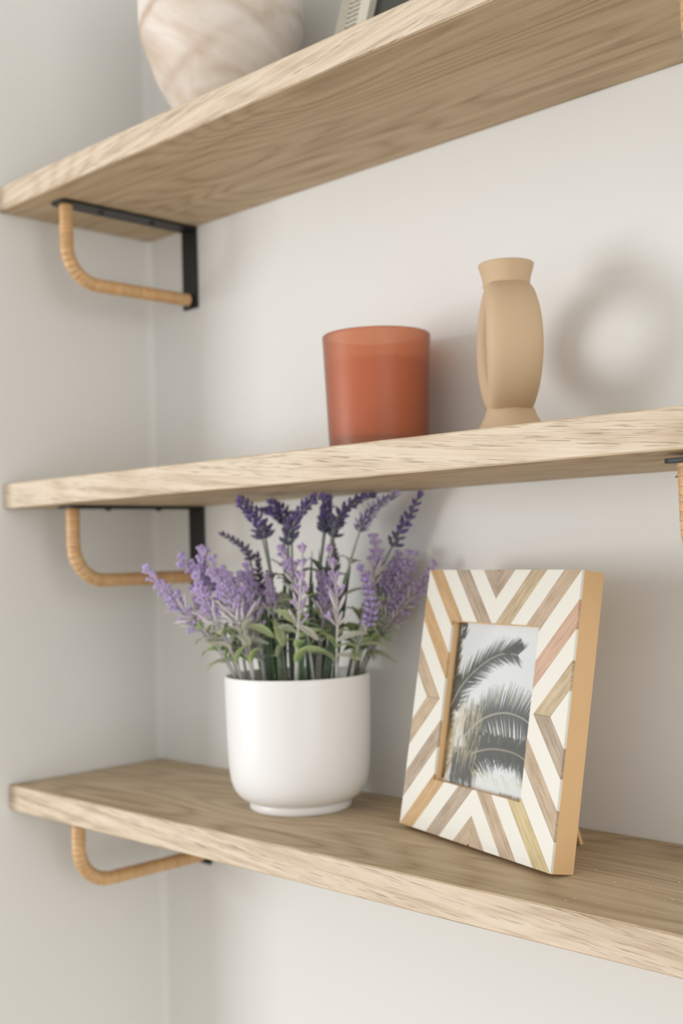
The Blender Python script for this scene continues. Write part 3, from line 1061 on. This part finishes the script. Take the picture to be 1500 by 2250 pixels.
# wood kinds per quadrant (left-top, right-top, left-bottom, right-bottom), keyed by stripe index -2..2
KIND = {'lt': {-2: 'n', -1: 'g', 0: 'g', 1: 'd', 2: 'd'}, 'rt': {-2: 'o', -1: 'p', 0: 'n', 1: 'o', 2: 'd'},
        'lb': {-2: 'n', -1: 'd', 0: 'g', 1: 'd', 2: 'n'}, 'rb': {-2: 'd', -1: 'n', 0: 'y', 1: 'n', 2: 'n'}}
rg = random.Random(3)
corner = U0 - K * V0
for qd in ('lt', 'rt', 'lb', 'rb'):
    for k in range(-3, 4):
        for wood in (True, False):
            s0 = P0 + PP * k + (0 if wood else PW)
            s1 = P0 + PP * k + (PW if wood else PP)
            for side in (0, 1):
                poly = [(0, 0), (W / 2, 0), (W / 2, H / 2), (0, H / 2)]
                poly = clip(poly, -1, K, -s0)
                poly = clip(poly, 1, -K, s1) if poly else []
                if not poly:
                    continue
                if side == 0:   # above the mitre line: stays over the opening's edge
                    poly = clip(poly, -1, K, -corner)
                    poly = clip(poly, 0, 1, V0) if poly else []
                else:
                    poly = clip(poly, 1, -K, corner)
                    poly = clip(poly, 1, 0, U0) if poly else []
                if len(poly) < 3 or parea(poly) < 2e-6:
                    continue
                cu = sum(p[0] for p in poly) / len(poly)
                cv = sum(p[1] for p in poly) / len(poly)
                # saw kerf
                g = 0.00012
                poly = [(p[0] + (g if p[0] < cu else -g) * (abs(p[0] - cu) > g and abs(p[0] - W / 2) > 1e-6), p[1] + (g if p[1] < cv else -g) * (abs(p[1] - cv) > g and (wood or abs(p[1] - H / 2) > 1e-6))) for p in poly]
                if qd[0] == 'r':
                    poly = [(W - p[0], p[1]) for p in poly]
                if qd[1] == 't':
                    poly = [(p[0], H - p[1]) for p in poly]
                m = INL[KIND[qd].get(k, 'n'), 1 if qd in ('lt', 'rb') else -1] if wood else M_bone
                pr = 0.0 if not wood else rg.uniform(-0.00015, 0.00005)
                b_ = bmesh.new()
                prism(b_, poly, yb + 0.00005, -D + pr)
                obj('wood_inlay' if wood else 'bone_inlay', b_, m, fr1)


# printed photograph: palm fronds against a pale sky
def palm_print():
    NX, NY = 250, 282
    PU, PV = U1 - U0, V1 - V0
    img = np.zeros((NY, NX, 3))
    ss, tt = np.meshgrid((np.arange(NX) + .5) / NX, (np.arange(NY) + .5) / NY)   # t from the top
    img[:] = (0.80, 0.805, 0.82)
    wv = np.clip((tt - 0.2) * 0.6, 0, 1)[..., None]
    img = img * (1 - 0.06 * wv) + np.array((0.72, 0.715, 0.70)) * 0.06 * wv
    rn = np.random.RandomState(4)

    def stroke(p, q, w0, w1, col, al=1.0):
        nonlocal img
        x0, x1 = min(p[0], q[0]) - w0 - .01, max(p[0], q[0]) + w0 + .01
        y0, y1 = min(p[1], q[1]) - w0 - .01, max(p[1], q[1]) + w0 + .01
        i0, i1 = max(0, int(x0 * NX)), min(NX, int(x1 * NX) + 2)
        j0, j1 = max(0, int(y0 * NY)), min(NY, int(y1 * NY) + 2)
        if i1 <= i0 or j1 <= j0:
            return
        X, Y = ss[j0:j1, i0:i1], tt[j0:j1, i0:i1]
        dx, dy = q[0] - p[0], q[1] - p[1]
        L2 = dx * dx + dy * dy + 1e-12
        h = np.clip(((X - p[0]) * dx + (Y - p[1]) * dy) / L2, 0, 1)
        dist = np.hypot(X - p[0] - h * dx, (Y - p[1] - h * dy))
        ww = w0 + (w1 - w0) * h
        a = (np.clip((ww - dist) * NX * 0.8 + 0.5, 0, 1) * al)[..., None]
        img[j0:j1, i0:i1] = img[j0:j1, i0:i1] * (1 - a) + np.array(col) * a

    def curve(pts, n):
        pts = np.array(pts, float)
        k = np.linspace(0, len(pts) - 1, n)
        out = []
        for v in k:
            i = int(min(v, len(pts) - 2))
            f = v - i
            p0, p1, p2, p3 = pts[max(i - 1, 0)], pts[i], pts[i + 1], pts[min(i + 2, len(pts) - 1)]
            out.append(0.5 * ((2 * p1) + (-p0 + p2) * f + (2 * p0 - 5 * p1 + 4 * p2 - p3) * f * f + (-p0 + 3 * p1 - 3 * p2 + p3) * f ** 3))
        return np.array(out)

    DK = np.array((0.026, 0.027, 0.019))
    GR = np.array((0.055, 0.052, 0.040))
    CR = np.array((0.60, 0.50, 0.32))

    def frond(pts, n, ang_a, ang_b, la, lb, cols, light, wd=0.006, rach=(0.30, 0.29, 0.22)):
        c = curve(pts, n)
        for i in range(n - 1):
            f = i / (n - 1)
            t = c[i + 1] - c[i]
            a0 = math.atan2(t[1], t[0])
            for sgn, ang, ln in ((-1, ang_a, la), (1, ang_b, lb)):
                L_ = ln(f) * rn.uniform(0.75, 1.15)
                aa = a0 + sgn * (ang + rn.uniform(-.12, .12))
                e = c[i] + L_ * np.array((math.cos(aa), math.sin(aa)))
                k = cols[rn.randint(len(cols))] * rn.uniform(0.6, 1.4)
                stroke(c[i], e, wd, wd * 0.15, k, 0.85)
                if rn.rand() < light:
                    stroke(c[i] * .6 + e * .4, e, wd * 0.35, wd * 0.1, CR * rn.uniform(0.6, 1.1), 0.7)
        for i in range(n - 1):
            stroke(c[i], c[i + 1], 0.006 * (1 - 0.6 * i / n), 0.006 * (1 - 0.6 * i / n), rach, 0.9)

    # soft cream glow behind the low fronds at the left
    for _ in range(170):
        x, y = rn.uniform(0.02, 0.42), rn.uniform(0.46, 0.86)
        l = rn.uniform(0.06, 0.2)
        stroke((x, y), (x - 0.02 + rn.uniform(-.03, .03), y + l), rn.uniform(0.005, 0.014), 0.003, (CR if rn.rand() < .6 else GR * 2.2) * rn.uniform(0.6, 1.15), 0.6)
    # body of the lower fronds
    frond([(0.22, 0.70), (0.36, 0.60), (0.50, 0.545), (0.66, 0.52), (0.82, 0.535), (0.95, 0.58), (1.05, 0.65)], 120, 1.15, 1.25,
          lambda f: 0.13 + 0.05 * math.sin(3 * f), lambda f: 0.22, [GR, GR * 1.3, DK * 1.6], 0.16, 0.0075, (0.42, 0.40, 0.34))
    for _ in range(260):
        x, y = rn.uniform(0.28, 1.0), rn.uniform(0.66, 0.76)
        stroke((x, y), (x - 0.03, y + 0.08), 0.011, 0.004, GR * rn.uniform(0.7, 1.1), 0.8)
    frond([(0.18, 0.93), (0.30, 0.81), (0.46, 0.755), (0.64, 0.735), (0.82, 0.745), (0.95, 0.79), (1.05, 0.86)], 130, 1.25, 1.05,
          lambda f: 0.10, lambda f: 0.15 + 0.03 * math.sin(9 * f), [GR * .8, GR, DK * 1.8], 0.05, 0.010, (0.34, 0.29, 0.22))
    for _ in range(120):
        x, y = rn.uniform(0.10, 0.34), rn.uniform(0.78, 0.96)
        stroke((x, y), (x + 0.02, y + 0.06), 0.012, 0.004, GR * rn.uniform(0.6, 1.1), 0.7)
    for k in range(34):   # lit leaflet tips along the lower edge
        x = 0.32 + 0.70 * k / 34 + rn.uniform(-.01, .01)
        y = 0.895 + 0.02 * math.sin(k) - 0.05 * abs(x - 0.66)
        stroke((x, y), (x + 0.045, y + rn.uniform(0.03, 0.075)), 0.003, 0.001, CR * 1.25 if k % 3 else (0.5, 0.5, 0.2), 0.8)
    for _ in range(110):
        x, y = rn.uniform(0.03, 0.40), rn.uniform(0.50, 0.80)
        l = rn.uniform(0.05, 0.16)
        stroke((x, y), (x - 0.02 + rn.uniform(-.02, .02), y + l), rn.uniform(0.003, 0.008), 0.001, CR * rn.uniform(0.8, 1.2), 0.55)
    # dark trunk side down the left edge
    for _ in range(500):
        y = rn.uniform(0.0, 0.98)
        wdt = 0.10 if y < 0.12 else (0.045 if y < 0.36 else (0.10 if y < 0.56 else 0.03))
        x = rn.uniform(-0.02, wdt)
        stroke((x, y), (x + rn.uniform(0.0, 0.05), y - rn.uniform(0.02, 0.06)), 0.010, 0.002, np.array((0.05, 0.042, 0.034)) * rn.uniform(0.5, 1.3), 0.8)
    for _ in range(60):
        x, y = rn.uniform(0.0, 0.1), rn.uniform(0.66, 0.97)
        stroke((x, y), (x + 0.02, y - 0.06), 0.006, 0.002, np.array((0.45, 0.30, 0.13)) * rn.uniform(0.6, 1.1), 0.6)
    # upper frond
    frond([(0.02, 0.53), (0.10, 0.42), (0.20, 0.335), (0.32, 0.262), (0.45, 0.205), (0.58, 0.175), (0.70, 0.180)], 90, 0.55, 0.62,
          lambda f: 0.17 - 0.03 * f, lambda f: 0.20 - 0.11 * f, [DK, DK * 1.3, GR * .8], 0.08, 0.0065, (0.36, 0.36, 0.29))
    for _ in range(70):
        a = rn.uniform(-1.0, -0.1)
        stroke((0.60 + rn.uniform(-.04, .02), 0.170), (0.66 + 0.10 * math.cos(a), 0.155 + 0.09 * math.sin(a)), 0.006, 0.001, DK * rn.uniform(.8, 1.5), 0.8)
    for _ in range(60):
        x = rn.uniform(0.66, 1.0)
        stroke((x, 1.0), (x + rn.uniform(-.02, .02), 0.975), 0.003, 0.001, GR, 0.7)
    # mesh
    ys = V1 - tt * PV
    xs = U0 + ss * PU
    sp = bpy.data.meshes.new('picture')
    vs = np.stack([xs.ravel(), np.full(xs.size, 0.0), ys.ravel()], 1)
    vs[:, 0] = U0 - 0.001 + (vs[:, 0] - vs[:, 0].min()) / (vs[:, 0].max() - vs[:, 0].min()) * (PU + 0.002)
    vs[:, 2] = V0 - 0.001 + (vs[:, 2] - vs[:, 2].min()) / (vs[:, 2].max() - vs[:, 2].min()) * (PV + 0.002)
    vs[:, 1] = -(D - 0.0078)
    idx = np.arange(NX * NY).reshape(NY, NX)
    q = np.stack([idx[:-1, :-1], idx[1:, :-1], idx[1:, 1:], idx[:-1, 1:]], -1).reshape(-1, 4)
    sp.from_pydata(vs.tolist(), [], q.tolist())
    ca = sp.color_attributes.new('Col', 'FLOAT_COLOR', 'POINT')
    ca.data.foreach_set('color', np.concatenate([np.clip(img, 0, 1).reshape(-1, 3), np.ones((NX * NY, 1))], 1).astype(np.float32).ravel())
    sp.update()
    return link('picture', sp, M_print, fr1)


palm_print()
bm = bmesh.new()
prism(bm, [(U0 - 0.0005, V0 - 0.0005), (U1 + 0.0005, V0 - 0.0005), (U1 + 0.0005, V1 + 0.0005), (U0 - 0.0005, V1 + 0.0005)], -(D - 0.0062), -(D - 0.0072))
obj('glass_pane', bm, M_pane, fr1)
bm = bmesh.new()
prism(bm, [(U0 - 0.0008, V0 - 0.0008), (U1 + 0.0008, V0 - 0.0008), (U1 + 0.0008, V1 + 0.0008), (U0 - 0.0008, V1 + 0.0008)], -(D - 0.0080), -0.0001)
obj('picture_mount', bm, M_seam, fr1)
# easel strut, hinged high on the back, foot on the shelf
bpy.context.view_layer.update()
mi = fr1.matrix_world.inverted()
foot = mi @ Vector((0.5765, -0.0470, TOPS['bottom'] + 0.0003))
hinge = Vector((foot.x - 0.012, 0.0026, 0.125))
bm = bmesh.new()
ax_ = (foot - hinge)
sd = Vector((1, 0, 0)) * 0.0
for wv in (1,):
    a = [hinge + Vector((-0.013, 0.0, 0)), hinge + Vector((0.013, 0.0, 0)), foot + Vector((0.009, 0, 0)), foot + Vector((-0.009, 0, 0))]
    A = [bm.verts.new(p) for p in a]
    Bv = [bm.verts.new(p + Vector((0, 0.0026, 0.0008))) for p in a]
    bm.faces.new(A)
    bm.faces.new(Bv[::-1])
    for k in range(4):
        bm.faces.new((A[k], A[(k + 1) % 4], Bv[(k + 1) % 4], Bv[k]))
obj('easel_strut', bm, M_mdf, fr1)

# ------------------------------------------------------------------ sawdust specks on the lowest shelf
CR = [(0.6583, -0.1209), (0.6625, -0.1133), (0.684, -0.1168), (0.7046, -0.1367), (0.7073, -0.132), (0.706, -0.1639), (0.6773, -0.1678),
      (0.6911, -0.0945), (0.6307, -0.1007), (0.6756, -0.1235), (0.6591, -0.1673), (0.668, -0.1627), (0.658, -0.1747)]
sp = Soup()
rg = random.Random(8)
for x, y in CR:
    a = rg.uniform(0, 3.14)
    sp.petal(Vector((x, y, TOPS['bottom'] + 0.0003)), Vector((math.cos(a), math.sin(a), 0.1)), rg.uniform(0.0008, 0.0019), rg.uniform(0.0005, 0.0008), (1, 1, 1), (1, 1, 1), 0.6)
o = sp.build('sawdust', M_crumb)
tag(o, 'pale specks of sawdust on the lowest shelf, right of the inlaid frame', 'dust')
o['kind'] = 'stuff'
